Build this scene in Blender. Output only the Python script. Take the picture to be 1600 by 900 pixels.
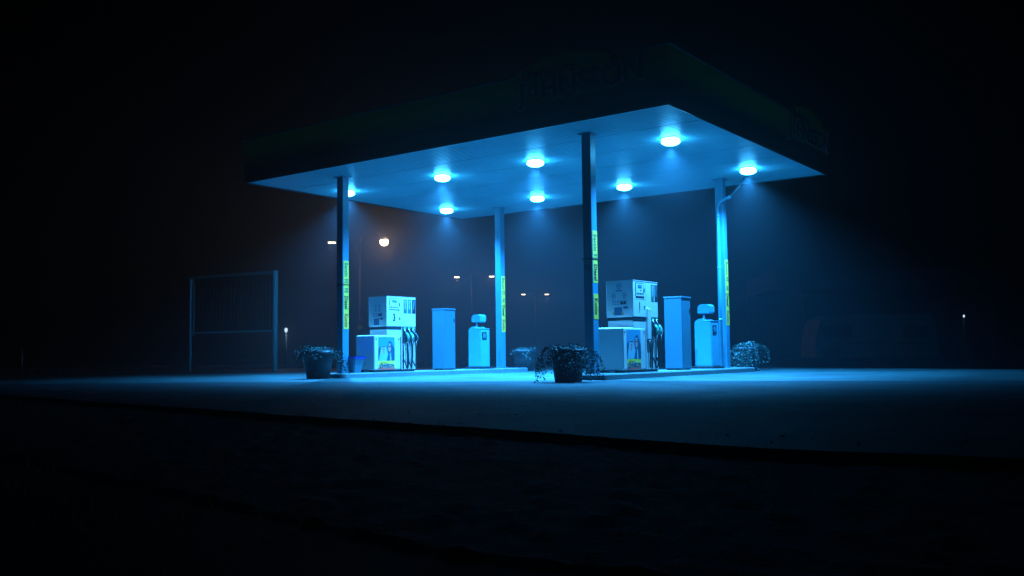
import bpy, bmesh, math, random
from mathutils import Vector, Matrix
random.seed(7)
for o in list(bpy.data.objects): bpy.data.objects.remove(o)
sc = bpy.context.scene
# ------------------------------------------------------------------ camera
F, PIT, ROLL, TH, HC = 1463.73, 0.0706, -0.01234, 0.63742, 0.4749
CR = Vector((1, 0, 0)); CF = Vector((0, math.cos(PIT), math.sin(PIT))); CU = Vector((0, -math.sin(PIT), math.cos(PIT)))
R2 = math.cos(ROLL)*CR + math.sin(ROLL)*CU; U2 = -math.sin(ROLL)*CR + math.cos(ROLL)*CU
cd = bpy.data.cameras.new('camera'); cam = bpy.data.objects.new('camera', cd); sc.collection.objects.link(cam)
M = Matrix((R2, U2, -CF)).transposed().to_4x4(); M.translation = (0, 0, HC); cam.matrix_world = M
cd.sensor_width = 36; cd.lens = F/1600*36; cd.clip_end = 2000; cd.clip_start = .05
sc.camera = cam
# ------------------------------------------------------------------ night sky, exposure
w = bpy.data.worlds.new('World'); sc.world = w; w.use_nodes = True
bg = w.node_tree.nodes['Background']; bg.inputs[0].default_value = (0.25, 0.5, 1.0, 1); bg.inputs[1].default_value = 0.00001
sc.view_settings.view_transform = 'Standard'; sc.view_settings.look = 'None'; sc.view_settings.exposure = 0; sc.view_settings.gamma = 1
LAMP = (0.035, 0.37, 1.0)          # canopy lamps
P_CAN = 5000.0                     # watts of each canopy lamp
SODIUM = (1.0, 0.46, 0.24)
HAZE = 0.0048
sc.cycles.volume_bounces = 0 if hasattr(sc, 'cycles') else 0
sc.cycles.max_bounces = 6

# ------------------------------------------------------------------ materials
def mat(name, col, rough=.6, metal=0, noise=0, nscale=8, bump=0, bscale=60, spec=None, coat=0, col2=None, emis=None, estr=0):
    m = bpy.data.materials.new(name); m.use_nodes = True
    nt = m.node_tree; b = nt.nodes['Principled BSDF']
    b.inputs['Base Color'].default_value = (*col, 1); b.inputs['Roughness'].default_value = rough; b.inputs['Metallic'].default_value = metal
    if spec is not None: b.inputs['Specular IOR Level'].default_value = spec
    if coat: b.inputs['Coat Weight'].default_value = coat
    tc = nt.nodes.new('ShaderNodeTexCoord')
    if noise:
        n = nt.nodes.new('ShaderNodeTexNoise'); n.inputs['Scale'].default_value = nscale; n.inputs['Detail'].default_value = 8; n.inputs['Roughness'].default_value = .65
        nt.links.new(tc.outputs['Object'], n.inputs['Vector'])
        mr = nt.nodes.new('ShaderNodeMapRange'); mr.inputs[1].default_value = .3; mr.inputs[2].default_value = .72
        nt.links.new(n.outputs['Fac'], mr.inputs[0])
        mx = nt.nodes.new('ShaderNodeMix'); mx.data_type = 'RGBA'
        c2 = col2 if col2 else tuple(c*(1-noise) for c in col)
        mx.inputs[6].default_value = (*c2, 1); mx.inputs[7].default_value = (*col, 1)
        nt.links.new(mr.outputs[0], mx.inputs[0]); nt.links.new(mx.outputs[2], b.inputs['Base Color'])
        mr2 = nt.nodes.new('ShaderNodeMapRange'); mr2.inputs[3].default_value = min(1, rough*1.2); mr2.inputs[4].default_value = rough*.85
        nt.links.new(n.outputs['Fac'], mr2.inputs[0]); nt.links.new(mr2.outputs[0], b.inputs['Roughness'])
    if bump:
        n2 = nt.nodes.new('ShaderNodeTexNoise'); n2.inputs['Scale'].default_value = bscale; n2.inputs['Detail'].default_value = 6
        nt.links.new(tc.outputs['Object'], n2.inputs['Vector'])
        bp = nt.nodes.new('ShaderNodeBump'); bp.inputs['Strength'].default_value = bump; bp.inputs['Distance'].default_value = .02
        nt.links.new(n2.outputs['Fac'], bp.inputs['Height']); nt.links.new(bp.outputs[0], b.inputs['Normal'])
    if emis: b.inputs['Emission Color'].default_value = (*emis, 1); b.inputs['Emission Strength'].default_value = estr
    return m
ASPH = mat('asphalt', (.013, .038, .047), .7, noise=.35, nscale=1.2, bump=.7, bscale=70, spec=.28)
TERR = mat('soil', (.010, .013, .009), .95, noise=.5, nscale=2, spec=.05)
ROADM = mat('road_asphalt', (.04, .04, .042), .8, noise=.3, nscale=2, spec=.2)
GRAV = mat('gravel', (.12, .14, .15), .9, noise=.7, nscale=5, bump=1, bscale=18, spec=.1)
CONC = mat('concrete', (.15, .20, .21), .75, noise=.35, nscale=6, bump=.3, bscale=90, spec=.3)
CEIL = mat('ceiling_enamel', (.17, .44, .50), .42, noise=.14, nscale=3)
GAP = mat('dark_gap', (.01, .014, .016), .8)
PAINT = mat('pillar_paint', (.03, .20, .29), .38, noise=.15, nscale=5)
WHITE = mat('pump_enamel', (.66, .54, .50), .32, noise=.12, nscale=4, coat=.2)
CABM = mat('cabinet_enamel', (.03, .125, .165), .38, noise=.14, nscale=3)
AIRM = mat('air_unit_enamel', (.05, .30, .40), .35, noise=.10, nscale=5)
DARK = mat('dark_plastic', (.012, .016, .02), .45)
RUBB = mat('hose_rubber', (.010, .011, .013), .35)
TEAL = mat('teal_panel', (.02, .11, .10), .4)
GREEN = mat('nozzle_green', (.10, .45, .32), .35)
METAL = mat('nozzle_metal', (.6, .7, .72), .25, metal=.8)
BLACK = mat('black_print', (.008, .009, .012), .5)
GREY = mat('faded_print', (.04, .13, .19), .6)
YEL = mat('banner_yellow', (1.0, .55, .05), .5, noise=.1, nscale=8)
PYEL = mat('poster_yellow', (.95, .62, .06), .4)
PORG = mat('poster_orange', (.95, .33, .05), .4)
PRED = mat('poster_red', (.90, .10, .07), .4)
RED = mat('red_print', (.5, .03, .02), .5)
PGRN = mat('green_print', (.01, .10, .05), .5)
SKYP = mat('poster_sky', (.04, .22, .32), .4)
ROBE = mat('poster_white_cloth', (.2, .38, .42), .4)
ROBD = mat('poster_dark_cloth', (.02, .06, .10), .4)
SKIN = mat('poster_skin', (.72, .27, .22), .4)
SCREEN = mat('display_glass', (.02, .10, .16), .15)
POT = mat('pot_plastic', (.008, .016, .022), .5, noise=.3, nscale=6)
SOILP = mat('potting_soil', (.012, .012, .012), .95)
LEAF = mat('leaf', (.013, .032, .026), .7, spec=.15)
LEAF2 = mat('leaf_pale', (.06, .15, .14), .65, spec=.2)
PETAL = mat('petal', (.22, .34, .36), .6)
BINM = mat('bin_plastic', (.05, .15, .21), .45, noise=.1)
BAG = mat('blue_bag', (.01, .03, .38), .35)
GALV = mat('galvanised_steel', (.22, .40, .50), .4, metal=.5, noise=.2)
POSTW = mat('pale_post', (.5, .86, .9), .4, noise=.1)
RAILM = mat('rail_steel', (.30, .36, .38), .5, noise=.3)
FRAMED = mat('weathered_bar', (.04, .04, .04), .6)
SHEDM = mat('shed_cladding', (.02, .03, .035), .8, noise=.2)
SHEDD = mat('shed_wall', (.02, .02, .022), .9)
VANM = mat('caravan_white', (.09, .13, .13), .5, noise=.1)
GLASS = mat('dark_window', (.006, .007, .01), .15)
GRASS = mat('grass', (.07, .10, .06), .8, spec=.15)
FRIM = mat('fascia_trim', (.02, .03, .04), .4)

def fascia_mat():
    m = mat('fascia_print', (.8, .5, .05), .5); nt = m.node_tree; b = nt.nodes['Principled BSDF']
    tc = nt.nodes.new('ShaderNodeTexCoord'); sx = nt.nodes.new('ShaderNodeSeparateXYZ'); cr = nt.nodes.new('ShaderNodeValToRGB')
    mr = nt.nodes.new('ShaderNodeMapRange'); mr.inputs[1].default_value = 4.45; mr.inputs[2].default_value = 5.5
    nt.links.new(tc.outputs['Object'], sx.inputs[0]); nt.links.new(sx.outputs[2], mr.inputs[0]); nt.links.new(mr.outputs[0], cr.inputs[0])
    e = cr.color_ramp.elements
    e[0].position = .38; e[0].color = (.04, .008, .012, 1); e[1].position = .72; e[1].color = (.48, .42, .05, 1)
    nt.links.new(cr.outputs[0], b.inputs['Base Color']); return m
FASC = fascia_mat()
def emat(name, col, s):
    m = bpy.data.materials.new(name); m.use_nodes = True; nt = m.node_tree; nt.nodes.remove(nt.nodes['Principled BSDF'])
    e = nt.nodes.new('ShaderNodeEmission'); e.inputs[0].default_value = (*col, 1); e.inputs[1].default_value = s
    nt.links.new(e.outputs[0], nt.nodes['Material Output'].inputs[0]); return m
LENS = emat('lamp_lens_lit', (.05, .48, 1.0), 80)
SLENS = emat('street_lens_lit', (1.0, .62, .30), 30)
SLENS2 = emat('street_lens_pale', (1.0, .80, .45), 8)
WLENS = emat('white_lens_lit', (.6, .8, 1.0), 1.2)

# ------------------------------------------------------------------ helpers
class MB:
    def __init__(s): s.v = []; s.f = []; s.m = []; s.s = []; s.mats = []
    def mi(s, m):
        if m not in s.mats: s.mats.append(m)
        return s.mats.index(m)
    def raw(s, vs, fs, m, smooth=False, T=None):
        k = len(s.v); i = s.mi(m)
        s.v += [tuple((T @ Vector(q)) if T else q) for q in vs]
        for f in fs: s.f.append([k+j for j in f]); s.m.append(i); s.s.append(smooth)
        return s
    def box(s, x0, x1, y0, y1, z0, z1, m, bev=0, T=None, seg=2):
        bm = bmesh.new(); bmesh.ops.create_cube(bm, size=1)
        for v in bm.verts: v.co = Vector(((x0+x1)/2+v.co.x*(x1-x0), (y0+y1)/2+v.co.y*(y1-y0), (z0+z1)/2+v.co.z*(z1-z0)))
        if bev: bmesh.ops.bevel(bm, geom=bm.edges[:], offset=bev, segments=seg, affect='EDGES', profile=.5)
        bm.verts.index_update()
        s.raw([v.co[:] for v in bm.verts], [[v.index for v in f.verts] for f in bm.faces], m, False, T); bm.free(); return s
    def lathe(s, prof, m, n=24, c=(0, 0, 0), T=None, smooth=True):
        vs = []; fs = []
        for r, z in prof:
            for k in range(n): a = 2*math.pi*k/n; vs.append((c[0]+r*math.cos(a), c[1]+r*math.sin(a), c[2]+z))
        for i in range(len(prof)-1):
            for k in range(n): fs.append([i*n+k, i*n+(k+1) % n, (i+1)*n+(k+1) % n, (i+1)*n+k])
        fs.append(list(range(n))[::-1]); fs.append([(len(prof)-1)*n+k for k in range(n)])
        return s.raw(vs, fs, m, smooth, T)
    def tube(s, pts, r, m, n=10, T=None):
        pts = [Vector(p) for p in pts]; vs = []; fs = []
        rr = r if isinstance(r, (list, tuple)) else [r]*len(pts)
        up = Vector((0.13, .21, .97))
        for i, p in enumerate(pts):
            d = (pts[min(i+1, len(pts)-1)]-pts[max(i-1, 0)]).normalized()
            a = d.cross(up)
            if a.length < .1: a = d.cross(Vector((1, .1, 0)))
            a.normalize(); b = d.cross(a)
            if i and (a.dot(pa) < 0): a = -a; b = -b
            pa = a
            for k in range(n): t = 2*math.pi*k/n; vs.append(p+rr[i]*(math.cos(t)*a+math.sin(t)*b))
        for i in range(len(pts)-1):
            for k in range(n): fs.append([i*n+k, i*n+(k+1) % n, (i+1)*n+(k+1) % n, (i+1)*n+k])
        fs.append(list(range(n))[::-1]); fs.append([(len(pts)-1)*n+k for k in range(n)])
        return s.raw(vs, fs, m, True, T)
    def plate(s, pts2, th, m, T):           # polygon in XY extruded along +Z by th, then T
        n = len(pts2); vs = [(x, y, 0) for x, y in pts2]+[(x, y, th) for x, y in pts2]
        fs = [list(range(n))[::-1], [n+k for k in range(n)]]+[[k, (k+1) % n, n+(k+1) % n, n+k] for k in range(n)]
        return s.raw(vs, fs, m, False, T)
    def text(s, body, size, m, T, bold=0, shear=0, align='LEFT', ext=.002, sx=1, sp=1):
        c = bpy.data.curves.new('tmp', 'FONT'); c.body = body; c.size = size; c.offset = bold; c.shear = shear; c.align_x = align; c.align_y = 'CENTER'; c.extrude = ext; c.resolution_u = 3; c.space_character = sp
        o = bpy.data.objects.new('tmp', c); sc.collection.objects.link(o); dg = bpy.context.evaluated_depsgraph_get()
        me = bpy.data.meshes.new_from_object(o.evaluated_get(dg)); bpy.data.objects.remove(o)
        s.raw([(v.co.x*sx, v.co.y, v.co.z) for v in me.vertices], [list(p.vertices) for p in me.polygons], m, False, T); bpy.data.meshes.remove(me); bpy.data.curves.remove(c); return s
    def build(s, name, parent=None, **k):
        me = bpy.data.meshes.new(name); me.from_pydata([tuple(q) for q in s.v], [], s.f)
        for m in s.mats: me.materials.append(m)
        me.polygons.foreach_set('material_index', s.m); me.polygons.foreach_set('use_smooth', s.s); me.update()
        o = bpy.data.objects.new(name, me); sc.collection.objects.link(o)
        if parent: o.parent = parent
        for a, b in k.items(): o[a] = b
        return o
def W(a, b, z=0):                            # canopy-aligned plan coordinates to world
    return Vector((2.57221+a*math.cos(TH)+b*math.sin(TH), 14.99594-a*math.sin(TH)+b*math.cos(TH), z))
def at(x, y, Y):                             # point seen at pixel (x, y) at forward distance Y
    d = CF+(x-800)/F*R2-(y-450)/F*U2; t = Y/d.y
    return Vector((0, 0, HC))+t*d
def thing(name, label, cat, loc, rz=0, group=None):
    o = bpy.data.objects.new(name, None); sc.collection.objects.link(o); o.location = loc; o.rotation_euler = (0, 0, rz)
    o.empty_display_size = .2; o['label'] = label; o['category'] = cat
    if group: o['group'] = group
    return o
def st(name, label, cat, a, b, z=0, group=None): return thing(name, label, cat, W(a, b, z), -TH, group)
def dup(root, loc, label, rz=None):
    r = root.copy(); sc.collection.objects.link(r); r.location = loc; r['label'] = label
    if rz is not None: r.rotation_euler.z = rz
    for ch in list(root.children):
        c = ch.copy(); sc.collection.objects.link(c); c.parent = r
        for g in list(ch.children): d = g.copy(); sc.collection.objects.link(d); d.parent = c
    return r
def onX(x, y0, z0):                          # plane facing +x: text x -> +y, text y -> +z
    return Matrix(((0, 0, 1, x), (1, 0, 0, y0), (0, 1, 0, z0), (0, 0, 0, 1)))
def onXdown(x, y0, z0):                      # facing +x, text reading downwards
    return Matrix(((0, 0, 1, x), (0, 1, 0, y0), (-1, 0, 0, z0), (0, 0, 0, 1)))
def onY(y, x0, z0):                          # plane facing -y
    return Matrix(((1, 0, 0, x0), (0, 0, -1, y), (0, 1, 0, z0), (0, 0, 0, 1)))

# ------------------------------------------------------------------ setting
MB().raw([(-600, -60, -.12), (600, -60, -.12), (600, 900, -.12), (-600, 900, -.12)], [[0, 1, 2, 3]], TERR).build('ground', kind='structure')
near = [(-26, 32.5), (-7.1, 13.07), (-2.2, 8.1), (0, 5.9), (1.2, 4.65), (2.2, 4.05), (6, 2.5), (40, -5)]
far = [(40, 6), (22, 12.5), (11.3, 21), (8.2, 26), (7.3, 29), (5, 34), (-12, 39), (-22, 36)]
poly = near+far
mb = MB(); n = len(poly)
# subdivide near edge with small irregularity so that it does not look ruled
pp = []
for i in range(n):
    a = Vector((*poly[i], 0)); b = Vector((*poly[(i+1) % n], 0)); k = max(1, int((b-a).length/.35))
    for j in range(k):
        q = a.lerp(b, j/k); q += Vector((random.gauss(0, .018), random.gauss(0, .018), 0)); pp.append(q)
k = len(pp)
mb.raw([tuple(q) for q in pp]+[(q.x, q.y, -.12) for q in pp], [list(range(k))]+[[i, (i+k), (i+1) % k+k, (i+1) % k] for i in range(k)], ASPH)
mb.build('forecourt', kind='structure')
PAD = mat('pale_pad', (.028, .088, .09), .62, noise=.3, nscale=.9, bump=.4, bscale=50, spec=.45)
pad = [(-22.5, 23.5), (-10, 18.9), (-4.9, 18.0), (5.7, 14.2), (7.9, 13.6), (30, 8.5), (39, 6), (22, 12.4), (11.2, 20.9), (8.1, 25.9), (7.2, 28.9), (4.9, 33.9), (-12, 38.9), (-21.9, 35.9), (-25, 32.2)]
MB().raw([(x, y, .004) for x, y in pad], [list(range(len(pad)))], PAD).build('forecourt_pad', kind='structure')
def speckle(m, amt, scale, thr):
    nt = m.node_tree; b = nt.nodes['Principled BSDF']; src = b.inputs['Base Color'].links[0].from_socket
    tc = nt.nodes.new('ShaderNodeTexCoord')
    v = nt.nodes.new('ShaderNodeTexVoronoi'); v.inputs['Scale'].default_value = scale; nt.links.new(tc.outputs['Object'], v.inputs['Vector'])
    lt = nt.nodes.new('ShaderNodeMapRange'); lt.inputs[1].default_value = thr; lt.inputs[2].default_value = thr*.4; nt.links.new(v.outputs['Distance'], lt.inputs[0])
    sp = nt.nodes.new('ShaderNodeSeparateColor'); nt.links.new(v.outputs['Color'], sp.inputs[0])
    pw = nt.nodes.new('ShaderNodeMath'); pw.operation = 'POWER'; pw.inputs[1].default_value = 3; nt.links.new(sp.outputs[0], pw.inputs[0])
    mu = nt.nodes.new('ShaderNodeMath'); mu.operation = 'MULTIPLY'; nt.links.new(lt.outputs[0], mu.inputs[0]); nt.links.new(pw.outputs[0], mu.inputs[1])
    mx = nt.nodes.new('ShaderNodeMix'); mx.data_type = 'RGBA'; mx.inputs[7].default_value = (amt*.5, amt*.9, amt, 1)
    nt.links.new(mu.outputs[0], mx.inputs[0]); nt.links.new(src, mx.inputs[6])
    # broad stains and worn tracks
    n = nt.nodes.new('ShaderNodeTexNoise'); n.inputs['Scale'].default_value = .55; n.inputs['Detail'].default_value = 5; n.inputs['Distortion'].default_value = .8; nt.links.new(tc.outputs['Object'], n.inputs['Vector'])
    mr = nt.nodes.new('ShaderNodeMapRange'); mr.inputs[1].default_value = .35; mr.inputs[2].default_value = .62; mr.inputs[3].default_value = .55; mr.inputs[4].default_value = 1.15; nt.links.new(n.outputs['Fac'], mr.inputs[0])
    m2 = nt.nodes.new('ShaderNodeVectorMath'); m2.operation = 'SCALE'; nt.links.new(mx.outputs[2], m2.inputs[0]); nt.links.new(mr.outputs[0], m2.inputs['Scale'])
    nt.links.new(m2.outputs[0], b.inputs['Base Color'])
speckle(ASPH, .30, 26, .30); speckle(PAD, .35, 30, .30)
# highway behind the station, under the street lamps
MB().raw([(-260, 62, -.10), (260, 62, -.10), (260, 72, -.10), (-260, 72, -.10)], [[0, 1, 2, 3]], ROADM).build('road', kind='structure')
# rough gravel bank along the back edge of the forecourt
bank = [(-34, 31), (-23, 36.3), (-12, 39.3), (5.2, 34.4), (7.8, 29.5)]
vs = []; fs = []; cols = 11; rows = 0
for i in range(len(bank)-1):
    a = Vector((*bank[i], 0)); b = Vector((*bank[i+1], 0)); L = (b-a).length; k = int(L/.16)
    nr = Vector((-(b-a).y, (b-a).x, 0)).normalized()
    if nr.y < 0: nr = -nr
    for j in range(k):
        q = a.lerp(b, j/k); rows += 1
        fade = 1 if i < 3 else max(.1, 1-j/k)
        for c in range(cols):
            u = c/(cols-1); z = -.03+(.13*math.sin(math.pi*min(1, u*1.15)**.8)+(random.random()**2*.11 if 0 < c < cols-1 else 0))*fade
            s = q+nr*(u*3.2-.15); vs.append((s.x+random.uniform(-.04, .04), s.y+random.uniform(-.06, .06), z))
for i in range(rows-1):
    for c in range(cols-1): fs.append([i*cols+c, i*cols+c+1, (i+1)*cols+c+1, (i+1)*cols+c])
MB().raw(vs, fs, GRAV, False).build('gravel_bank', kind='structure')
# bumpy verge soil strip
VERGE = mat('verge_soil', (.016, .032, .033), .9, noise=.9, nscale=16, bump=1, bscale=60, spec=.1)
def near_pt(t):
    segs = [(Vector((*near[i], 0)), Vector((*near[i+1], 0))) for i in range(len(near)-1)]
    Ls = [(b-a).length for a, b in segs]; d = t*sum(Ls)
    for (a, b), L in zip(segs, Ls):
        if d <= L: return a.lerp(b, d/L), (b-a).normalized()
        d -= L
    return segs[-1][1], (segs[-1][1]-segs[-1][0]).normalized()
vs = []; fs = []; rows = 700; cols = 26; rv = random.Random(4)
for i in range(rows):
    p, d = near_pt(.86*i/(rows-1)); nr = Vector((-.62, -.785, 0))
    for c in range(cols):
        u = c/(cols-1)*2.4-.02; z = -.05-.06*(u/2.4)+rv.random()**3*.022*min(1, u*4+.3)
        vs.append((p.x+nr.x*u, p.y+nr.y*u, z if 0 < c < cols-1 else -.13))
for i in range(rows-1):
    for c in range(cols-1): fs.append([i*cols+c, i*cols+c+1, (i+1)*cols+c+1, (i+1)*cols+c])
MB().raw(vs, fs, VERGE).build('verge', kind='structure')
# loose grit on the forecourt edge
rg = random.Random(9); mb = MB()
for i in range(900):
    p, d = near_pt(rg.uniform(.02, .82)); u = rg.gauss(0, .5) if i % 3 else -rg.random()**2*5
    q = Vector((p.x-.62*u, p.y-.785*u)); rr = rg.uniform(.003, .010); z = .0 if u < 0 else -.05-.06*(u/2.4)
    if q.length < 2.5: continue
    vs = [(q.x+rr*a*rg.uniform(.6, 1.3), q.y+rr*b*rg.uniform(.6, 1.3), z+rr*c*rg.uniform(.5, 1)+rr*.4) for a, b, c in ((1, 0, 0), (0, 1, 0), (-1, 0, 0), (0, -1, 0), (0, 0, 1), (0, 0, -1))]
    mb.raw(vs, [[0, 1, 4], [1, 2, 4], [2, 3, 4], [3, 0, 4], [1, 0, 5], [2, 1, 5], [3, 2, 5], [0, 3, 5]], GRAV)
mb.build('grit', kind='stuff', label='loose grit scattered along the forecourt edge', category='gravel')
# grass verge in front of the forecourt
mb = MB(); vs = []; fs = []
def near_pt(t):
    segs = [(Vector((*near[i], 0)), Vector((*near[i+1], 0))) for i in range(len(near)-1)]
    Ls = [(b-a).length for a, b in segs]; d = t*sum(Ls)
    for (a, b), L in zip(segs, Ls):
        if d <= L: return a.lerp(b, d/L), (b-a).normalized()
        d -= L
    return segs[-1][1], (segs[-1][1]-segs[-1][0]).normalized()
nt = GRASS.node_tree; b_ = nt.nodes['Principled BSDF']; tr_ = nt.nodes.new('ShaderNodeBsdfTranslucent'); tr_.inputs[0].default_value = (.10, .15, .08, 1)
ms_ = nt.nodes.new('ShaderNodeMixShader'); ms_.inputs[0].default_value = .6; nt.links.new(b_.outputs[0], ms_.inputs[1]); nt.links.new(tr_.outputs[0], ms_.inputs[2]); nt.links.new(ms_.outputs[0], nt.nodes['Material Output'].inputs[0])
for i in range(26000):
    t = random.uniform(.0, .82); p, d = near_pt(t)
    nr = Vector((-d.y, d.x, 0));
    if nr.y > 0: nr = -nr
    u = random.random()**1.6*3.4+.05
    if Vector((p.x+nr.x*u, p.y+nr.y*u)).length < .9: continue
    clump = .5+.5*math.sin(p.x*2.1+u*3)*math.sin(p.y*1.3-u*2)
    if random.random() > .35+.65*clump: continue
    q = p+nr*u; h = random.uniform(.015, .045)*(.6+.8*clump)*(1+1.2*max(0, 1-abs(u-.6)/.9)); a = random.uniform(0, 6.3); wd = .003+.0008*q.length
    lean = Vector((random.gauss(0, .5), random.gauss(0, .5), 0))*h
    k = len(vs); dx = Vector((math.cos(a), math.sin(a), 0))*wd
    vs += [tuple(q-dx+Vector((0, 0, -.125))), tuple(q+dx+Vector((0, 0, -.125))), tuple(q+lean+Vector((0, 0, -.12+h)))]; fs.append([k, k+1, k+2])
mb.raw(vs, fs, GRASS).build('grass', kind='stuff', label='short dark grass on the verge in front of the forecourt', category='grass')

# ------------------------------------------------------------------ pump islands
A1, A2 = -8.60, -2.11; CB = (.94, 6.75)
def island():
    t = st('pump_island', '', 'kerb island', A1, .48)
    mb = MB(); r = .5; L = 6.9; pts = []
    for cx, cy, a0 in ((r-.12, L-.12, 0), (-r+.12, L-.12, 90), (-r+.12, .12, 180), (r-.12, .12, 270)):
        for k in range(5): a = math.radians(a0+k*22.5); pts.append((cx+.12*math.cos(a), cy+.12*math.sin(a)))
    n = len(pts)
    def ring(ins, z): 
        return [((x-(.0))*(1-ins/r), L/2+(y-L/2)*(1-ins/(L/2)), z) for x, y in pts]
    vs = ring(0, 0)+ring(0, .085)+ring(.02, .105); fs = []
    for q in range(2):
        for k in range(n): fs.append([q*n+k, q*n+(k+1) % n, (q+1)*n+(k+1) % n, (q+1)*n+k])
    fs.append([2*n+k for k in range(n)])
    mb.raw(vs, fs, CONC); mb.build('kerb', t)
    return t
i1 = island(); i1['label'] = 'long low concrete island under the left pump'; i1['group'] = 'concrete islands under the pumps'
i2 = dup(i1, W(A2, .48), 'long low concrete island under the right pump, behind the big trailing planter')
IZ = .105

# ------------------------------------------------------------------ canopy
cy = thing('station_canopy', 'flat filling station canopy on four square pillars with ribbed lit ceiling and dark fascia', 'canopy', W(0, 0), -TH)
CW, CDp, H = 10.744, 7.76, 4.5
mb = MB(); mb.box(-CW, 0, 0, CDp, H+.03, H+.045, GAP)
k = 0; y = .012
while y < CDp-.02:
    wdt = .076; mb.box(-CW+.01, -.01, y, min(y+wdt, CDp-.01), H, H+.022, CEIL, .004, seg=1); k += 1
    y += wdt+(.021 if k % 13 else .045)
mb.build('ceiling_boards', cy)
mb = MB()
def ring_wall(o0, z0, o1, z1, m):            # canopy outline offset o0 at z0 up to o1 at z1
    def c(o, z): return [(-CW-o, -o, z), (o, -o, z), (o, CDp+o, z), (-CW-o, CDp+o, z)]
    mb.raw(c(o0, z0)+c(o1, z1), [[k, (k+1) % 4, 4+(k+1) % 4, 4+k] for k in range(4)], m)
ring_wall(.0, 4.5, .03, 4.485, FRIM); ring_wall(.03, 4.485, .045, 4.53, FRIM); ring_wall(.045, 4.53, .10, 5.46, FASC); ring_wall(.10, 5.46, .12, 5.47, FRIM); ring_wall(.12, 5.47, .12, 5.5, FRIM); ring_wall(.12, 5.5, -.0, 5.5, FRIM)
mb.build('fascia', cy)
MB().box(-CW, 0, 0, CDp, 4.70, 5.40, FRIM).build('roof', cy)
# raised sign humps and lettering, leaning with the fascia
def hump(cx, half, rise):
    pts = [(-half, -.75)]; N = 18
    for i in range(N+1):
        u = -1+2*i/N; pts.append((u*half, .05+rise*math.cos(u*math.pi/2)**.8))
    pts.append((half, -.75)); return pts
lean = math.atan(.055/.93)
TF = Matrix.Translation((-1.98, -.112, 5.44)) @ Matrix.Rotation(math.pi/2+lean, 4, 'X')
TS = Matrix.Translation((.112, 6.30, 5.44)) @ Matrix.Rotation(math.pi/2, 4, 'Z') @ Matrix.Rotation(math.pi/2+lean, 4, 'X')
def drop(T, cx, cy_, s, mb):
    out = [(0, .62), (.12, .36), (.27, .08), (.30, -.12), (.22, -.32), (0, -.42), (-.22, -.32), (-.30, -.12), (-.27, .08), (-.12, .36)]
    mb.plate([(cx+x*s, cy_+y*s) for x, y in out], .012, BLACK, T)
    mb.plate([(cx-.05*s+x*s*.42, cy_-.06*s+y*s*.5) for x, y in out], .016, WHITE, T)
def logo(T, L, sz, mb, pale=True):
    # J (drop) HNSSON with a pale outline behind dark letters
    T2 = T @ Matrix.Translation((0, 0, .004)); T3 = T @ Matrix.Translation((0, 0, .009))
    if pale:
        mb.text('J', sz, WHITE, T2 @ Matrix.Translation((-L/2, -.30, 0)), bold=.03*sz/.4, ext=.003)
        mb.text('HNSSON', sz, WHITE, T2 @ Matrix.Translation((-L/2+.62*sz+.28*sz, -.30, 0)), bold=.03*sz/.4, ext=.003, sx=1.03)
    mb.text('J', sz, BLACK, T3 @ Matrix.Translation((-L/2, -.30, 0)), bold=.014*sz/.4, ext=.005)
    mb.text('HNSSON', sz, BLACK, T3 @ Matrix.Translation((-L/2+.62*sz+.28*sz, -.30, 0)), bold=.014*sz/.4, ext=.005, sx=1.03)
    drop(T3, -L/2+.63*sz, -.28, .62*sz, mb)
    mb.text('Oljeshejkerna', sz*.52, RED, T3 @ Matrix.Translation((-L/2+.08*sz, -.30+.62*sz, 0)), bold=.004, shear=.5, ext=.004, sx=.78)
for T, off in ((TF, .30), (TS, .0)):
    mb = MB(); mb.plate(hump(0, 1.0, .21), .03, FASC, T); mb.build('sign_hump', cy)
    mb = MB(); logo(T @ Matrix.Translation((.30 if T is TF else .12, 0, .03)), 2.40, .50, mb); mb.build('sign_lettering', cy)
# pillars
def pillar(a, b, banner):
    mb = MB(); mb.box(a-.095, a+.095, b-.095, b+.095, IZ, 4.5, PAINT, .012); mb.box(a-.14, a+.14, b-.14, b+.14, 4.482, 4.499, PAINT, .003)
    mb.box(a-.102, a+.102, b-.102, b+.102, IZ, IZ+.03, PAINT, .004)
    p = mb.build('pillar', cy)
    x = a+.0955
    def strip(z0, z1): 
        m = MB(); m.box(x, x+.003, b-.068, b+.088, z0, z1, YEL); return m
    T = onXdown(x+.003, b+.010, 0)
    def wr(m, s, z, c, bold=.005, sz=.155): m.text(s, sz, c, Matrix.Translation((0, 0, z)) @ T, bold=bold, ext=.001, sx=.70, sp=1.1)
    if banner == 'full':
        m = strip(1.08, 2.60); wr(m, 'Bensin 95', 2.56, PGRN); wr(m, '98', 2.0, PGRN); wr(m, 'Diesel', 1.82, BLACK, .007); wr(m, 'Konto', 1.42, RED, .006); m.build('price_banner', p)
    else:
        m = strip(1.75, 2.70); wr(m, 'Bensin 95', 2.64, PGRN); wr(m, 'Diesel', 2.09, BLACK, .007); m.build('price_banner', p)
        m = strip(1.09, 1.55); wr(m, 'Konto', 1.47, BLACK, .006); m.build('price_banner', p)
    if banner == 'full' and b > 3: return p
    return p
ps = [pillar(A1, CB[0], 'full'), pillar(A2, CB[0], 'split'), pillar(A1, CB[1], 'full'), pillar(A2, CB[1], 'full')]
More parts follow.
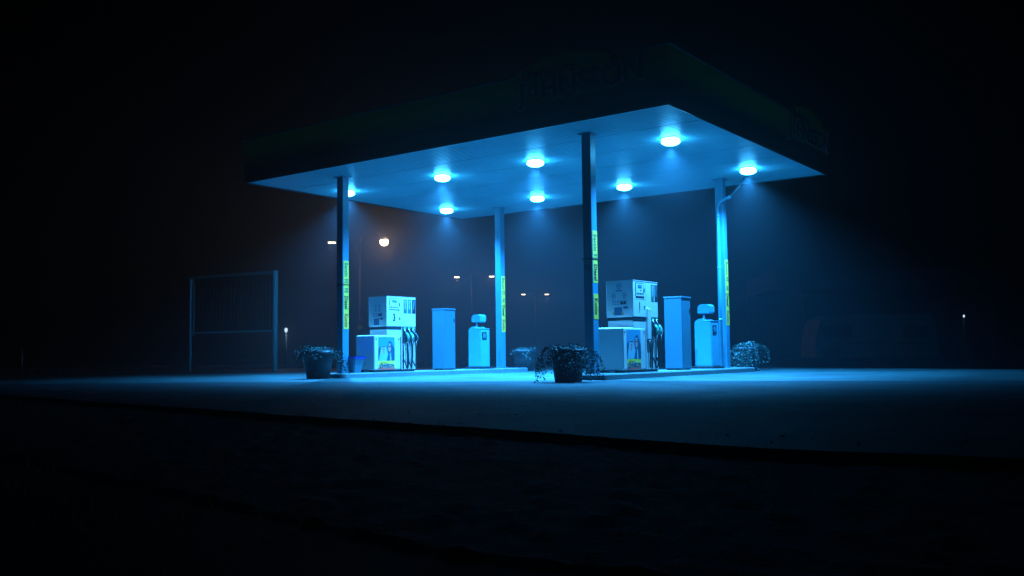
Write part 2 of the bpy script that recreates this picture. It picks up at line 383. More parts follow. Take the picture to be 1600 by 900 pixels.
for q, a in ((ps[0], A1), (ps[1], A2)):
    m = MB(); T = onY(CB[0]-.0955, a-.005, 2.03)
    m.plate([(.06*math.cos(t*.3927), .06*math.sin(t*.3927)) for t in range(16)], .003, BLACK, T)
    m.plate([(.048*math.cos(t*.3927), .048*math.sin(t*.3927)) for t in range(16)], .004, PAINT, T)
    m.plate([(-.04, .03), (-.03, .04), (.04, -.03), (.03, -.04)], .005, BLACK, T)
    m.build('no_smoking_sign', q)
    m = MB(); m.box(a-.105, a+.105, CB[0]-.105, CB[0]+.105, 2.055-(.0 if a == A1 else -.12), 2.075+(.0 if a == A1 else .12), DARK); m.build('clamp_band', q)
# drain pipe at the far right pillar
pts = [(-1.84, 6.62, 4.02), (-1.93, 6.60, 3.99), (-2.02, 6.60, 3.95), (-2.08, 6.60, 3.90), (-2.115, 6.60, 3.80), (-2.12, 6.60, 3.65), (-2.12, 6.60, 3), (-2.12, 6.60, 2), (-2.12, 6.60, IZ)]
m = MB(); m.tube(pts, .033, AIRM, 12); m.tube([(-1.80, 6.63, 4.035), (-1.92, 6.61, 3.995)], .042, AIRM, 12); m.tube([(-1.58, 6.88, 4.49), (-1.66, 6.80, 4.28), (-1.82, 6.63, 4.04)], .022, CABM, 12)
for z in (3.6, 2.4, 1.2): m.tube([(-2.12, 6.60, z), (-2.12, 6.60, z+.03)], .040, GALV, 12)
m.build('drain_pipe', cy)

# ------------------------------------------------------------------ canopy lamps
lamps = [(-1.08, 2.22), (-4.20, 2.22), (-6.75, 2.22), (-9.80, 2.22), (-1.08, 5.93), (-4.20, 5.93), (-6.75, 5.93), (-9.80, 5.93)]
lab = ['nearest bright ceiling lamp, between the front right pillar and the canopy corner', 'front row ceiling lamp midway between the two front pillars, left of the right one',
       'front row ceiling lamp right of the front left pillar, above its pump', 'ceiling lamp half hidden behind the top of the front left pillar',
       'ceiling lamp just right of the far right pillar with the drain pipe', 'back row ceiling lamp between the right pair of pillars',
       'back row ceiling lamp just right of the far left pillar', 'back row ceiling lamp left of the far left pillar, nearest the back corner']
def lamp0():
    t = st('ceiling_lamp', lab[0], 'ceiling lamp', *lamps[0], 4.5, 'ceiling lamps under the canopy')
    m = MB(); s = .150
    for x0, x1, y0, y1 in ((-s, s, -s, -s+.03), (-s, s, s-.03, s), (-s, -s+.03, -s+.03, s-.03), (s-.03, s, -s+.03, s-.03)): m.box(x0, x1, y0, y1, -.016, -.001, WHITE)
    m.build('frame', t)
    prof = [(.125, -.008), (.165, -.03), (.182, -.06), (.165, -.09), (.115, -.118), (.04, -.13)]
    vs = []; fs = []; N = 12
    for i, (r, z) in enumerate(prof):
        for k in range(N): a = 2*math.pi*k/N; vs.append((r*math.cos(a), r*math.sin(a), z-.004))
    for i in range(len(prof)-1):
        for k in range(N): fs.append([i*N+k, (i+1)*N+k, (i+1)*N+(k+1) % N, i*N+(k+1) % N])
    fs.append([(len(prof)-1)*N+k for k in range(N)][::-1])
    MB().raw(vs, fs, LENS, True).build('lens', t)
    L = bpy.data.lights.new('lamp_light', 'SPOT'); L.energy = P_CAN; L.color = LAMP; L.spot_size = math.radians(134); L.spot_blend = .85; L.shadow_soft_size = .05
    o = bpy.data.objects.new('lamp_light', L); sc.collection.objects.link(o); o.parent = t; o.location = (0, 0, -.21)
    return t
l0 = lamp0()
for q, s in list(zip(lamps, lab))[1:]: dup(l0, W(q[0], q[1], 4.5), s)

# ------------------------------------------------------------------ fuel pumps
def poster(t, y0, y1, z0, z1, x):
    m = MB(); wd = y1-y0; zs = z0+(z1-z0)*.27
    m.box(x, x+.003, y0, y1, zs, z1, SKYP)
    m.box(x, x+.003, y0, y1, z0, z0+.05, PRED); m.box(x, x+.003, y0, y1, z0+.05, z0+.115, PORG); m.box(x, x+.003, y0, y1, z0+.115, zs, PYEL)
    T = lambda d: onX(x+d, y0, zs)
    h = z1-zs; S = lambda P: [(a*wd, b*h) for a, b in P]
    m.plate(S([(0, .0), (.10, 0), (.14, .62), (.02, .52), (0, .55)]), .0005, ROBD, T(.0031))
    m.plate(S([(.02, 0), (.66, 0), (.58, .30), (.47, .52), (.42, .62), (.31, .66), (.21, .62), (.13, .42)]), .0006, ROBE, T(.0036))       # pale headcloth and robe
    m.plate(S([(.50, 0), (1, 0), (1, .50), (.88, .66), (.80, .80), (.70, .83), (.60, .78), (.54, .60), (.60, .30)]), .0006, ROBD, T(.0043))   # dark headcloth
    m.plate(S([(.70, .0), (.80, 0), (.76, .34), (.70, .34)]), .0006, ROBE, T(.005))
    def oval(cx, cy_, rx, ry): return S([(cx+rx*math.cos(k*math.pi/7), cy_+ry*math.sin(k*math.pi/7)) for k in range(14)])
    for cx, cy_, band in ((.32, .44, 1), (.68, .54, 0)):
        m.plate(oval(cx, cy_, .085, .155), .0006, SKIN, T(.0056))
        m.plate(S([(cx-.075, cy_+.03), (cx+.075, cy_+.03), (cx+.065, cy_+.07), (cx-.065, cy_+.07)]), .0005, BLACK if not band else GREY, T(.0064))
        m.plate(S([(cx-.03, cy_-.09), (cx+.03, cy_-.09), (cx+.025, cy_-.075), (cx-.025, cy_-.075)]), .0005, RED, T(.0064))
        m.plate(S([(cx-.015, cy_-.04), (cx+.015, cy_-.04), (cx, cy_+.03)]), .0006, RED, T(.0064)) if band else None
        m.plate(S([(cx-.10, cy_+.15), (cx+.10, cy_+.15), (cx+.10, cy_+.18), (cx-.10, cy_+.18)]), .0006, BLACK if band else ROBE, T(.0064))
    m.text('Oljeshejkerna', .062, RED, onX(x+.0035, y0+.05, zs-.045), bold=.0005, shear=.5, ext=.0006, sx=.75)
    m.text('J', .118, ROBE, onX(x+.0035, y0+.035, z0+.085), bold=.008, ext=.0006); m.text('HNSSON', .118, ROBE, onX(x+.0035, y0+.122, z0+.085), bold=.008, ext=.0006, sx=.82)
    m.text('J', .118, BLACK, onX(x+.0048, y0+.035, z0+.085), bold=.003, ext=.0006); m.text('HNSSON', .118, BLACK, onX(x+.0048, y0+.122, z0+.085), bold=.003, ext=.0006, sx=.82)
    mm = MB(); drop(onX(x+.0048, y0+.092, z0+.085), 0, 0, .12, mm)
    for i, f in enumerate(mm.f): pass
    sc_ = [(x+.0048+(q[0]-x-.0048)*.12, q[1], q[2]) for q in mm.v]
    base = len(m.v)
    m.v += sc_
    for f, mi_ in zip(mm.f, mm.m): m.f.append([base+j for j in f]); m.m.append(m.mi(mm.mats[mi_])); m.s.append(False)
    return m.build('poster', t)
def pump(A, off, label, num, panels, cover, nozz):
    t = st('fuel_pump', label, 'fuel pump', A, off, IZ, 'fuel pumps on the islands')
    # local: y from front (0 = front of low cabinet), x toward the right lane
    m = MB(); m.box(-.26, .285, .04, 1.36, 0, .045, DARK); m.box(.0, .12, -.02, .04, 0, .035, GALV); m.build('plinth', t)
    # low cabinet with rounded shoulders
    m = MB(); m.box(-.30, .30, .0, .87, .045, .845, WHITE, .035, seg=3); m.box(.300, .3015, .008, .012, .06, .82, GREY); c = m.build('low_cabinet', t)
    for yy in (.065, .80):
        k = MB(); k.box(.30, .306, yy-.012, yy+.012, .735, .775, BLACK, .002); k.build('lock', c)
    poster(t, .13, .66, .055, .80, .3005)
    m = MB(); m.box(-.265, .292, .415, .90, .80, .985, WHITE, .012); m.box(.292, .294, .44, .88, .972, .980, GREY); m.build('neck', t)
    m = MB(); m.box(-.262, .298, .405, .90, .985, 1.045, DARK); m.build('dark_band', t)
    # side column that carries the holsters
    m = MB(); m.box(-.28, .294, .902, 1.38, .045, 1.045, WHITE, .01); m.build('hose_cabinet', t)
    # head
    m = MB(); m.box(-.285, .305, .40, 1.385, 1.045, 1.735, WHITE, .012)
    m.box(.305, .3065, .886, .889, 1.06, 1.72, GREY); m.box(.305, .3065, .42, .885, 1.385, 1.388, GREY); m.box(-.29, .31, .395, 1.39, 1.7352, 1.747, WHITE)
    hd = m.build('head', t)
    m = MB(); m.box(.305, .312, .49, .80, 1.43, 1.70, BLACK); m.box(.312, .3135, .505, .785, 1.445, 1.685, WHITE); m.box(.3135, .316, .575, .725, 1.60, 1.66, SCREEN); m.text('0000', .055, AIRM, onX(.3162, .59, 1.63), ext=.0004)
    m.box(.3135, .315, .66, .72, 1.548, 1.562, BLACK)
    for k in range(4): m.box(.3135, .316, .53+k*.062, .57+k*.062, 1.478, 1.508, BLACK)
    m.box(.312, .318, .79, .815, 1.42, 1.445, BLACK); m.box(.305, .316, .815, .838, 1.53, 1.60, DARK)
    m.build('meter_display', hd)
    m = MB(); m.text(num, .235 if num == '3' else .22, BLACK, onX(.3053, .60, 1.245), bold=.009, ext=.001, sx=.8)
    if num == '3': m.box(.3053, .3065, .645, .665, 1.335, 1.35, BLACK)
    else: m.box(.3053, .3065, .62, .635, 1.12, 1.16, BLACK)
    m.build('pump_number', hd)
    m = MB(); m.box(.305, .309, .815, .85, 1.20, 1.265, BLACK, .004); m.build('card_slot', hd)
    m = MB()
    for k in range(2): m.box(.305, .3062, .90, .99, 1.10+k*.03, 1.11+k*.03, (RED, GREY)[k])
    m.build('small_sticker', hd)
    for k, pc in enumerate(panels):
        yy = 1.31-.145*(len(panels)-1-k)
        m = MB(); m.box(.305, .308, yy-.058, yy+.058, 1.36, 1.69, pc)
        m.text('Diesel' if pc is BLACK else 'Bensin', .078, AIRM if pc is BLACK else WHITE, onXdown(.3082, yy+.0, 1.665), bold=.001, ext=.0004); m.build('product_panel', hd)
    # notices on the end of the head (facing the front of the island)
    m = MB(); T = onY(.3995, 0, 0)
    def ring_(cx, cz, r):
        m.plate([(cx+r*math.cos(k*.3927), cz+r*math.sin(k*.3927)) for k in range(16)], .0008, GREY, T)
        m.plate([(cx+r*.72*math.cos(k*.3927), cz+r*.72*math.sin(k*.3927)) for k in range(16)], .0014, WHITE, T)
        m.plate([(cx-r*.5, cz-r*.2), (cx-r*.2, cz-r*.5), (cx+r*.5, cz+r*.2), (cx+r*.2, cz+r*.5)], .0018, GREY, T)
    if num == '3':
        for cx in (-.05, .07): ring_(cx, 1.52, .04); ring_(cx, 1.43, .04)
    else:
        ring_(0, 1.64, .055); m.plate([(-.07, 1.54), (.07, 1.54), (.07, 1.565), (-.07, 1.565)], .001, GREY, T)
        for cx in (-.12, .12): ring_(cx, 1.46, .045); m.plate([(cx-.04, 1.39), (cx+.04, 1.39), (cx+.04, 1.40), (cx-.04, 1.40)], .001, GREY, T)
    for r_ in range(3):
        for c_ in range(6):
            x0 = -.15+c_*.055; m.plate([(x0, 1.285+r_*.03), (x0+.04, 1.285+r_*.03), (x0+.04, 1.302+r_*.03), (x0, 1.302+r_*.03)], .001, GREY, T)
    for cx in (.055, .12):
        m.plate([(cx-.028, 1.29), (cx+.028, 1.29), (cx+.028, 1.325), (cx, 1.36), (cx-.028, 1.325)], .0016, BLACK, T)
    m.build('safety_notices', hd)
    m = MB(); m.plate([(-.11, 1.085), (.06, 1.085), (.06, 1.235), (-.11, 1.235)], .002, SCREEN, T); m.plate([(.09, 1.205), (.19, 1.205), (.19, 1.25), (.09, 1.25)], .002, SCREEN, T)
    if num != '3':
        m.plate([(-.15, 1.085), (-.12, 1.085), (-.12, 1.14), (-.15, 1.14)], .0025, PORG, T); m.plate([(.07, 1.085), (.10, 1.085), (.10, 1.14), (.07, 1.14)], .0025, PORG, T)
        m.plate([(-.21, 1.18), (-.18, 1.18), (-.18, 1.22), (-.21, 1.22)], .0025, PYEL, T)
    for k in range(5): m.plate([(-.095+k*.03, 1.10), (-.08+k*.03, 1.10), (-.08+k*.03, 1.22), (-.095+k*.03, 1.22)], .0025, GREY, T)
    m.build('instruction_plate', hd)
    # nozzles, holsters and hoses
    if cover:
        m = MB(); m.box(.294, .345, .905, 1.03, .62, 1.22, WHITE, .012); m.box(.345, .347, .925, 1.01, 1.17, 1.20, PYEL); m.build('hose_cover', t)
        h = MB(); h.tube([(.33, .965, .62), (.345, .968, .45), (.335, .97, .08)], .016, RUBB); h.build('hose', t)
    for i in range(nozz):
        yy = (.985+.145*i) if not cover else (1.13+.15*i)
        m = MB(); m.box(.294, .325, yy-.062, yy+.062, .82, 1.035, DARK, .006); m.box(.294, .34, yy-.062, yy+.062, .68, .82, DARK, .008); m.box(.325, .332, yy-.04, yy+.04, 1.0, 1.03, GREEN); m.build('nozzle_holster', t)
        m = MB()
        m.tube([(.335, yy-.035, 1.0), (.352, yy-.015, .94), (.372, yy+.015, .885)], [.012, .014, .02], METAL, 8)
        m.tube([(.365, yy+.005, .90), (.385, yy+.035, .85), (.39, yy+.045, .79), (.385, yy+.03, .72)], [.022, .032, .030, .02], GREEN if i < 2 else DARK, 10)
        m.tube([(.40, yy+.03, .86), (.43, yy+.055, .80), (.42, yy+.055, .73), (.39, yy+.04, .71)], .008, METAL, 6)
        m.build('nozzle', t)
        pts = []
        for k in range(17):
            u = k/16; s_ = math.sin(math.pi*u)
            pts.append((.385-.06*u+.02*s_+.015*math.sin(u*9+i), yy+.03+.055*math.sin(math.pi*u*.8)+.012*math.sin(5*u+i*2)-.09*u, .72-.65*s_**.75 if u < .5 else .07+(1-u)*.0+(.62*(1-math.sin(math.pi*u)**.75))*.35))
        m = MB(); m.tube(pts, .0145, RUBB, 8); m.build('hose', t)
        m = MB(); m.tube([(.315, yy-.04, .70), (.325, yy-.045, .4), (.31, yy-.04, .06)], .013, RUBB, 8); m.build('hose', t)
    return t
pump(A1, 1.62, 'left fuel pump with number 3, three green and dark product panels and three nozzles', '3', [TEAL, TEAL, BLACK], False, 3)
pump(A2, 1.55, 'right fuel pump with two product panels, a hose cover and two nozzles', '1', [TEAL, BLACK], True, 2)

# ------------------------------------------------------------------ tall cabinets and air units
def cabinet():
    t = st('service_cabinet', 'plain tall blue cabinet behind the left pump', 'cabinet', A1, 4.38, IZ, 'tall plain cabinets on the islands')
    m = MB(); m.box(-.2, .2, -.21, .21, .03, 1.50, CABM, .008); m.box(.2003, .2015, -.19, -.187, .06, 1.48, DARK); m.build('body', t)
    m = MB(); m.box(-.212, .218, -.222, .225, 1.501, 1.535, CABM, .006); m.tube([(-.05, 0, 1.53), (-.05, 0, 1.545)], .02, GALV); m.build('lid', t)
    for x in (-.16, 0, .16):
        m = MB(); m.box(x-.03, x+.03, -.19, .19, 0, .03, DARK); m.build('foot', t)
    m = MB(); m.box(.2003, .212, .15, .18, 1.20, 1.28, DARK, .003); m.build('handle', t)
    return t
c1 = cabinet(); dup(c1, W(A2, 4.38, IZ), 'plain tall blue cabinet behind the right pump')
def airunit():
    t = st('air_and_water_unit', 'pale air service unit with small head on a post, beside the far left pillar', 'air unit', A1, 5.80, IZ, 'air service units on the islands')
    m = MB(); m.box(-.27, .27, -.27, .30, 0, .05, DARK, .006); m.build('base_plate', t)
    # body: profile in x-z with a rounded sloping shoulder
    prof = [(-.20, 0), (.20, 0), (.20, .99), (.10, 1.015), (.0, 1.055), (-.06, 1.06), (-.14, 1.035), (-.185, 1.0), (-.20, .96)]
    vs = [(x*(1+.03*(1-z)), y, z+.05) for y in (-.2, .2) for x, z in prof]; n = len(prof)
    bm = bmesh.new(); V = [bm.verts.new(q) for q in vs]
    bm.faces.new(V[:n]); bm.faces.new(V[n:][::-1])
    for k in range(n): bm.faces.new([V[k], V[n+k], V[n+(k+1) % n], V[(k+1) % n]])
    bmesh.ops.recalc_face_normals(bm, faces=bm.faces[:]); bmesh.ops.bevel(bm, geom=bm.edges[:], offset=.014, segments=2, affect='EDGES'); bm.verts.index_update()
    m = MB(); m.raw([v.co[:] for v in bm.verts], [[v.index for v in f.verts] for f in bm.faces], AIRM); bm.free()
    m.box(-.02, .21, -.21, .21, 1.045, 1.058, AIRM, .004); m.box(.203, .208, -.03, -.02, .55, .565, DARK); b = m.build('body', t)
    m = MB(); m.box(.2035, .212, -.13, .06, .76, .96, DARK, .006)
    T = onX(.212, -.035, .865)
    m.plate([(.05*math.cos(k*.3927), .065*math.sin(k*.3927)) for k in range(16)], .002, AIRM, T); m.plate([(.034*math.cos(k*.3927), .048*math.sin(k*.3927)) for k in range(16)], .003, DARK, T); m.plate([(-.02, .02), (0, .04), (.02, -.02), (0, -.04)], .004, AIRM, T)
    m.build('gauge', t)
    m = MB(); m.tube([(-.03, -.05, 1.09), (-.03, -.05, 1.24)], .022, GALV, 10); m.tube([(-.03, -.05, 1.10), (-.03, -.05, 1.13)], .034, GALV, 10); m.build('post', t)
    prof = [(-.15, 0), (.13, 0), (.145, .02), (.15, .17), (.08, .205), (-.06, .21), (-.13, .18), (-.15, .13)]
    n = len(prof); bm = bmesh.new(); V = [bm.verts.new((x, y, z+1.22)) for y in (-.13, .13) for x, z in prof]
    bm.faces.new(V[:n]); bm.faces.new(V[n:][::-1])
    for k in range(n): bm.faces.new([V[k], V[n+k], V[n+(k+1) % n], V[(k+1) % n]])
    bmesh.ops.recalc_face_normals(bm, faces=bm.faces[:]); bmesh.ops.bevel(bm, geom=bm.edges[:], offset=.012, segments=2, affect='EDGES'); bm.verts.index_update()
    m = MB(); m.raw([v.co[:] for v in bm.verts], [[v.index for v in f.verts] for f in bm.faces], AIRM); bm.free(); m.box(.02, .03, .02, .03, 1.19, 1.22, DARK); m.build('head', t)
    return t
u1 = airunit(); dup(u1, W(A2, 5.80, IZ), 'pale air service unit with small head, beside the far right pillar with drain pipe')

# ------------------------------------------------------------------ wash bins
def bin_(A, b, label):
    t = st('wash_bin', label, 'bin', A, b, IZ)
    def frus(r0, r1, z0, z1, m, mb):
        q = [(-1, -1), (1, -1), (1, 1), (-1, 1)]
        c = []
        for r, z in ((r0, z0), (r1, z1)):
            for k in range(4):
                for d in (-.16, .16):
                    x, y = q[k]; nx = (q[(k+1) % 4] if d > 0 else q[k-1])
                    c.append((x*r+(nx[0]-x)*r*.09, y*r*.85+(nx[1]-y)*r*.85*.09, z))
        n = 8; mb.raw(c, [[k, (k+1) % n, n+(k+1) % n, n+k] for k in range(n)]+[list(range(n))[::-1], [n+k for k in range(n)]], m)
    m = MB(); frus(.13, .21, 0, .34, BINM, m); frus(.22, .22, .33, .345, BINM, m); m.build('body', t)
    m = MB(); frus(.20, .225, .347, .365, BAG, m); frus(.228, .232, .315, .348, BAG, m); m.build('blue_liner', t)
    return t
bin_(A1+.06, 1.16+.05, 'small tapered bin with blue liner between left pillar and pump number 3')
# ------------------------------------------------------------------ planters
def planter(loc, label, r1, r0, h, leaves, spread, drop_, topz, vines, seed, pale=.25, mound=.12):
    rnd = random.Random(seed)
    t = thing('planter', label, 'planter', loc, rnd.uniform(0, 3), 'flower planters at the island ends')
    m = MB(); m.lathe([(r0, 0), (r0+(r1-r0)*.5, h*.5), (r1*.965, h*.84), (r1*1.0, h*.85), (r1*1.015, h), (r1*.96, h), (r1*.93, h-.05)], POT, 36); m.build('pot', t)
    vs = []; fs = []; mi = []
    def leaf(p, nrm, s, k):
        a = nrm.orthogonal().normalized(); a = Matrix.Rotation(rnd.uniform(0, 6.3), 3, nrm) @ a; b = nrm.cross(a)
        i = len(vs); vs.extend([tuple(p-a*s), tuple(p-a*s*.1+b*s*.55+nrm*s*.12), tuple(p+a*s), tuple(p-a*s*.1-b*s*.55+nrm*s*.12)]); fs.append([i, i+1, i+2, i+3]); mi.append(k)
    cl = [(rnd.uniform(0, 2*math.pi), rnd.random()**.55*rnd.uniform(.8, 1.12), rnd.gauss(0, .028), rnd.uniform(.04, .16)) for _ in range(48)]
    for _ in range(leaves):
        ca, cu, cz, cw = rnd.choice(cl)
        a = ca+rnd.gauss(0, cw)/max(.35, cu); u = abs(cu+rnd.gauss(0, cw))
        lump = 1+.14*math.sin(a*3+seed)+.10*math.sin(a*5+2*seed)
        R = r1*spread*lump*u
        over = max(0, R-r1*1.0)
        top = h+mound*(1-u*.6)*(.7+.6*rnd.random()) - over*1.2
        z = top+cz-rnd.random()**1.5*(drop_ if R > r1*.9 else .10)
        nrm = Vector((math.cos(a)*u, math.sin(a)*u, .8)).normalized()+Vector((rnd.gauss(0, .5), rnd.gauss(0, .5), rnd.gauss(0, .4)))
        nrm.normalize()
        k = 2 if rnd.random() < .04 else (1 if rnd.random() < pale else 0)
        leaf(Vector((R*math.cos(a), R*math.sin(a), z)), nrm, rnd.uniform(.008, .027), k)
    for (va, vlen) in vines:
        a = va-t.rotation_euler.z; p = Vector((r1*1.0*math.cos(a), r1*1.0*math.sin(a), h+.03)); dirv = Vector((math.cos(a), math.sin(a), .1))*.02; 
        g = 0
        while g < vlen:
            dirv.z -= .0022; dirv.x *= .975; dirv.y *= .975; dirv += Vector((rnd.gauss(0, .002), rnd.gauss(0, .002), 0))
            dl = dirv.normalized()*.018; p = p+dl; g += .018
            if p.z < .02: break
            for _ in range(2): leaf(p+Vector((rnd.gauss(0, .014), rnd.gauss(0, .014), rnd.gauss(0, .01))), Vector((rnd.gauss(0, 1), rnd.gauss(0, 1), rnd.gauss(0, .6))).normalized(), rnd.uniform(.012, .022), 0)
    m = MB()
    for f, k in zip(fs, mi): pass
    for mk, mt in enumerate((LEAF, LEAF2, PETAL)): m.mi(mt)
    m.v = vs; m.f = fs; m.m = mi; m.s = [False]*len(fs)
    m.build('flowering_plant', t)
    MB().lathe([(0.001, h-.06), (r1*.93, h-.06), (r1*.6, h+.02), (.001, h+.03)], SOILP, 24).build('soil', t)
    return t
p1 = at(497, 592, 20.1); p1.z = 0
planter(p1, 'dark round planter of small flowers in front of the left pillar', .345, .235, .60, 3000, 1.38, .16, 0, [(3.3, .3), (0.2, .55), (.5, .6), (-.2, .45), (2.9, .3), (-.5, .7)], 3, .25, .07)
p2 = at(888, 597, 15.7); p2.z = 0
planter(p2, 'largest dark round planter with trailing vines, nearest the camera by the right front pillar', .295, .225, .55, 3400, 1.58, .20, 0, [(3.14, .85), (3.3, .75), (2.95, .8), (3.5, .6), (0, .6), (.2, .75), (-.15, .55), (.35, .6), (2.6, .6), (-.4, .3), (3.2, .4)], 8, .05, .03)
p3 = W(A1-.0, 7.85, 0); p3.z = 0
planter(p3, 'pale lit round planter behind the far end of the left island', .34, .25, .60, 2200, 1.1, .05, 0, [], 5, .3, .05)
p4 = W(A2+.0, 8.1, 0); p4.z = 0
planter(p4, 'bushy round plant spilling over its planter at the far right island end', .33, .25, .58, 4200, 1.42, .42, 0, [(0, .5), (.3, .4), (-.3, .5), (-.8, .5)], 11, .2, .08)

# ------------------------------------------------------------------ left sign frame
D0, D1 = 33.5, 31.5
bl, tl = at(297, 574, D0), at(297, 432, D0); br, tr = at(429.5, 572, D1), at(427, 425, D1)
t = thing('sign_frame', 'empty two post metal sign frame standing at the left edge of the gravel', 'sign frame', ((bl.x+br.x)/2, (bl.y+br.y)/2, 0))
o0 = Vector(t.location); dr = (br-bl); dr.z = 0; L = dr.length; dr.normalize(); t.rotation_euler.z = math.atan2(dr.y, dr.x)
zt = (tl.z+tr.z)/2
for x, r in ((-L/2, .045), (L/2, .09)):
    m = MB(); m.lathe([(r, -.05), (r, zt), (r*.9, zt+.02)], POSTW, 16, c=(x, 0, 0)); m.build('post', t)
m = MB(); m.box(-L/2+.12, -L/2+.17, -.03, .03, 1.25, zt-.03, RAILM); m.build('side_bar', t)
m = MB(); m.box(-L/2-.1, L/2-.1, -.06, .06, zt-.07, zt+.02, RAILM, .01); m.box(-L/2+.2, L/2-.1, -.04, .04, zt-.20, zt-.15, FRAMED); m.build('top_rail', t)
m = MB(); m.box(-L/2+.1, L/2-.09, -.04, .04, 1.33, 1.40, POSTW, .01); m.build('middle_rail', t)
m = MB()
for k in range(22): x = -L/2+.25+k*(L-.45)/21; m.box(x-.03, x+.008, .045, .055, 1.42, zt-.22, SHEDD)
m.build('slat_panel', t)

# ------------------------------------------------------------------ snow pole
q = at(34, 574, 31.5); t = thing('marker_pole', 'thin marker pole on the gravel at the far left', 'marker pole', (q.x, q.y, 0))
MB().tube([(0, 0, 0), (0, 0, at(34, 545, 31.5).z)], .025, GALV).build('pole', t)

# ------------------------------------------------------------------ street lamps
def street_lamp(xp, Y, heads, label, arm=True):
    base = at(xp, 500, Y); t = thing('street_lamp', label, 'street lamp', (base.x, base.y, -.12), 0, 'double street lamps along the road')
    pts = [at(x, y, Y+dy) for x, y, dy, *_ in heads]; zt = max(p.z for p in pts)+.12+.25
    m = MB(); m.lathe([(.11, 0), (.09, zt*.5), (.06, zt)], FRAMED, 12); m.build('pole', t)
    for (x, y, dy, power, big), p in zip(heads, pts):
        l = Vector((p.x-base.x, p.y-base.y, p.z+.12))
        s = 1 if l.x > 0 else -1
        m = MB(); m.tube([(0, 0, zt-.5), (s*.4, l.y*.3, zt-.1), (l.x*.7, l.y*.7, zt), (l.x, l.y, l.z+.10)], .04, FRAMED, 8); m.build('arm', t)
        a = math.atan2(l.y, l.x)
        T = Matrix.Translation(l) @ Matrix.Rotation(a, 4, 'Z')
        m = MB(); m.box(-.30, .32, -.14, .14, .03, .15, FRIM, .04, T=T); hd = m.build('lamp_head', t)
        r = .2 if big else .10
        m = MB()
        if big: m.lathe([(.05, -.30), (.16, -.26), (.23, -.16), (.25, -.04), (.22, .028)], SLENS, 16, T=T)  # lit dome made larger than a real lens to imitate the lamp's glare
        else: m.box(-.20, .24, -.11, .11, -.05, .028, SLENS2, .01, T=T)
        m.build('lens', hd)
        L = bpy.data.lights.new('street_light', 'POINT'); L.energy = power; L.color = SODIUM; L.shadow_soft_size = r
        o = bpy.data.objects.new('street_light', L); sc.collection.objects.link(o); o.parent = t; o.location = l+(Vector((.1, -.5, -.12)) if big else Vector((0, -.1, -.30)))
    return t
street_lamp(562, 60, [(519, 379, 0, 12, 0), (600, 376, -3, 330, 1)], 'street lamp with the large orange glare, right of the front left pillar')
street_lamp(737, 86, [(714, 433, 0, 36, 0), (768, 432, 0, 60, 0)], 'middle distance street lamp seen left of the far left pillar')
street_lamp(836, 112, [(818, 460, 0, 35, 0), (854, 460, 0, 40, 0)], 'farthest and lowest double street lamp, right of the far left pillar')
# diamond road sign
q = at(562, 511, 48); t = thing('road_sign', 'faint diamond shaped road sign between left pillar and pump', 'road sign', (q.x, q.y, -.12))
zz = q.z+.12
MB().tube([(0, .04, 0), (0, .04, zz+.3)], .03, GALV).build('pole', t)
m = MB(); m.box(-.18, .18, -.012, .012, -.18, .18, PAINT, .004, T=Matrix.Translation((0, 0, zz)) @ Matrix.Rotation(math.pi/4, 4, 'Y')); m.box(-.13, .13, -.016, -.012, -.13, .13, YEL, T=Matrix.Translation((0, 0, zz)) @ Matrix.Rotation(math.pi/4, 4, 'Y')); m.build('sign_plate', t)
# small white far lamps
def small_lamp(x, y, Y, label, power, r):
    q = at(x, y, Y); t = thing('small_lamp', label, 'small lamp', (q.x, q.y, -.12))
    z = q.z+.12; MB().tube([(0, .05, 0), (0, .05, z+.1)], .03, SHEDM).build('post', t)
    m = MB(); m.lathe([(.3*r, -1.5*r), (r, -.4*r), (r, .7*r), (r*.6, 1.4*r), (.1*r, 1.6*r)], WLENS, 12, c=(0, 0, z)); m.build('globe', t)
    L = bpy.data.lights.new('globe_light', 'POINT'); L.energy = power; L.color = (.6, .8, 1); L.shadow_soft_size = .04
    o = bpy.data.objects.new('globe_light', L); sc.collection.objects.link(o); o.parent = t; o.location = (0, -.25, z-.2)
small_lamp(447, 516, 44, 'small white garden lamp glowing beside the left sign frame', 20, .075)
small_lamp(1506, 494, 36, 'tiny bluish lamp glowing at the far right by the carport', .6, .035)

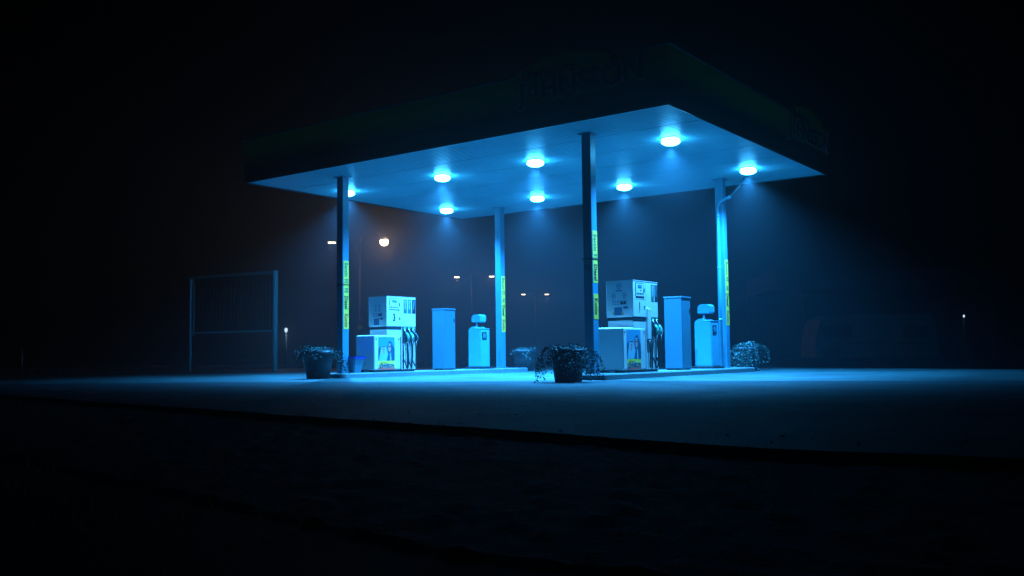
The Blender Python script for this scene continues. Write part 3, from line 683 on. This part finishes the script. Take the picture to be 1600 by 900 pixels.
# ------------------------------------------------------------------ carport and caravan at the right
Y0 = 42
pl = at(1215, 450, Y0); pr = at(1575, 450, Y0)
t = thing('carport', 'dim flat roofed carport with a deep edge at the far right', 'carport', ((pl.x+pr.x)/2, Y0+2.5, -.12))
w2 = (pr.x-pl.x)/2; z0 = at(1400, 452, Y0).z+.12; z1 = at(1400, 421, Y0).z+.12
m = MB(); m.box(-w2, w2, -2.5, 3, z0+.03, z1, SHEDM, .01); m.build('roof', t)
for x in (1261, 1557):
    m = MB(); q = at(x, 500, Y0); m.box(q.x-t.location.x-.09, q.x-t.location.x+.09, -2.38, -2.2, 0, z0+.03, SHEDM); m.build('post', t)
m = MB(); m.box(-w2, w2, 2.8, 2.95, 0, z0+.02, SHEDD); m.build('back_wall', t)
Yc = 39.2; ql = at(1274, 560, Yc); qr = at(1466, 560, Yc)
t = thing('caravan', 'dim white caravan with square windows parked under the carport', 'caravan', ((ql.x+qr.x)/2, Yc+1, -.12))
w2 = (qr.x-ql.x)/2; zt = at(1370, 491, Yc).z+.12; zb = at(1370, 558, Yc).z+.12
prof = [(-w2, zb), (w2, zb), (w2, zt-.9), (w2-.08, zt-.15), (w2-.25, zt), (-w2+.5, zt-.03), (-w2+.28, zt-.2), (-w2+.05, zt-.95)]
vs = [(x, y, z) for y in (-1, 1) for x, z in prof]; n = len(prof)
m = MB(); m.raw(vs, [list(range(n)), [n+k for k in range(n)][::-1]]+[[k, n+k, n+(k+1) % n, (k+1) % n] for k in range(n)], VANM); b = m.build('body', t)
for x0, x1 in ((1285, 1330), (1412, 1450)):
    a, c = at(x0, 527, Yc), at(x1, 508, Yc); ox = t.location.x
    m = MB(); m.box(a.x-ox, c.x-ox, -1.02, -.995, a.z+.12, c.z+.12, GLASS, .006); m.build('window', t)
m = MB(); m.box(-w2, w2, -1.015, -.998, zb+.55, zb+.60, FRAMED); m.build('trim_strip', t)
q = at(1376, 560, Yc)
for yy in (-.9, .9):
    m = MB(); m.lathe([(.001, -.09), (.30, -.09), (.32, -.05), (.32, .05), (.30, .09), (.001, .09)], RUBB, 20, T=Matrix.Translation((q.x-t.location.x, yy, .32)) @ Matrix.Rotation(math.pi/2, 4, 'X')); m.build('wheel', t)
m = MB(); m.tube([(-w2, 0, zb+.02), (-w2-.9, 0, zb-.02), (-w2-1.0, 0, zb-.02)], .04, GALV); m.build('tow_bar', t)

# ------------------------------------------------------------------ night mist
hm = bpy.data.materials.new('mist'); hm.use_nodes = True; nt = hm.node_tree; nt.nodes.remove(nt.nodes['Principled BSDF'])
pv = nt.nodes.new('ShaderNodeVolumePrincipled'); pv.inputs['Color'].default_value = (.62, .82, .95, 1); pv.inputs['Density'].default_value = HAZE; pv.inputs['Anisotropy'].default_value = .76
nt.links.new(pv.outputs[0], nt.nodes['Material Output'].inputs['Volume'])
m = MB(); m.box(-90, 90, -12, 150, -1.2, 9.4, hm); m.build('haze', kind='stuff', label='thin night mist', category='mist')
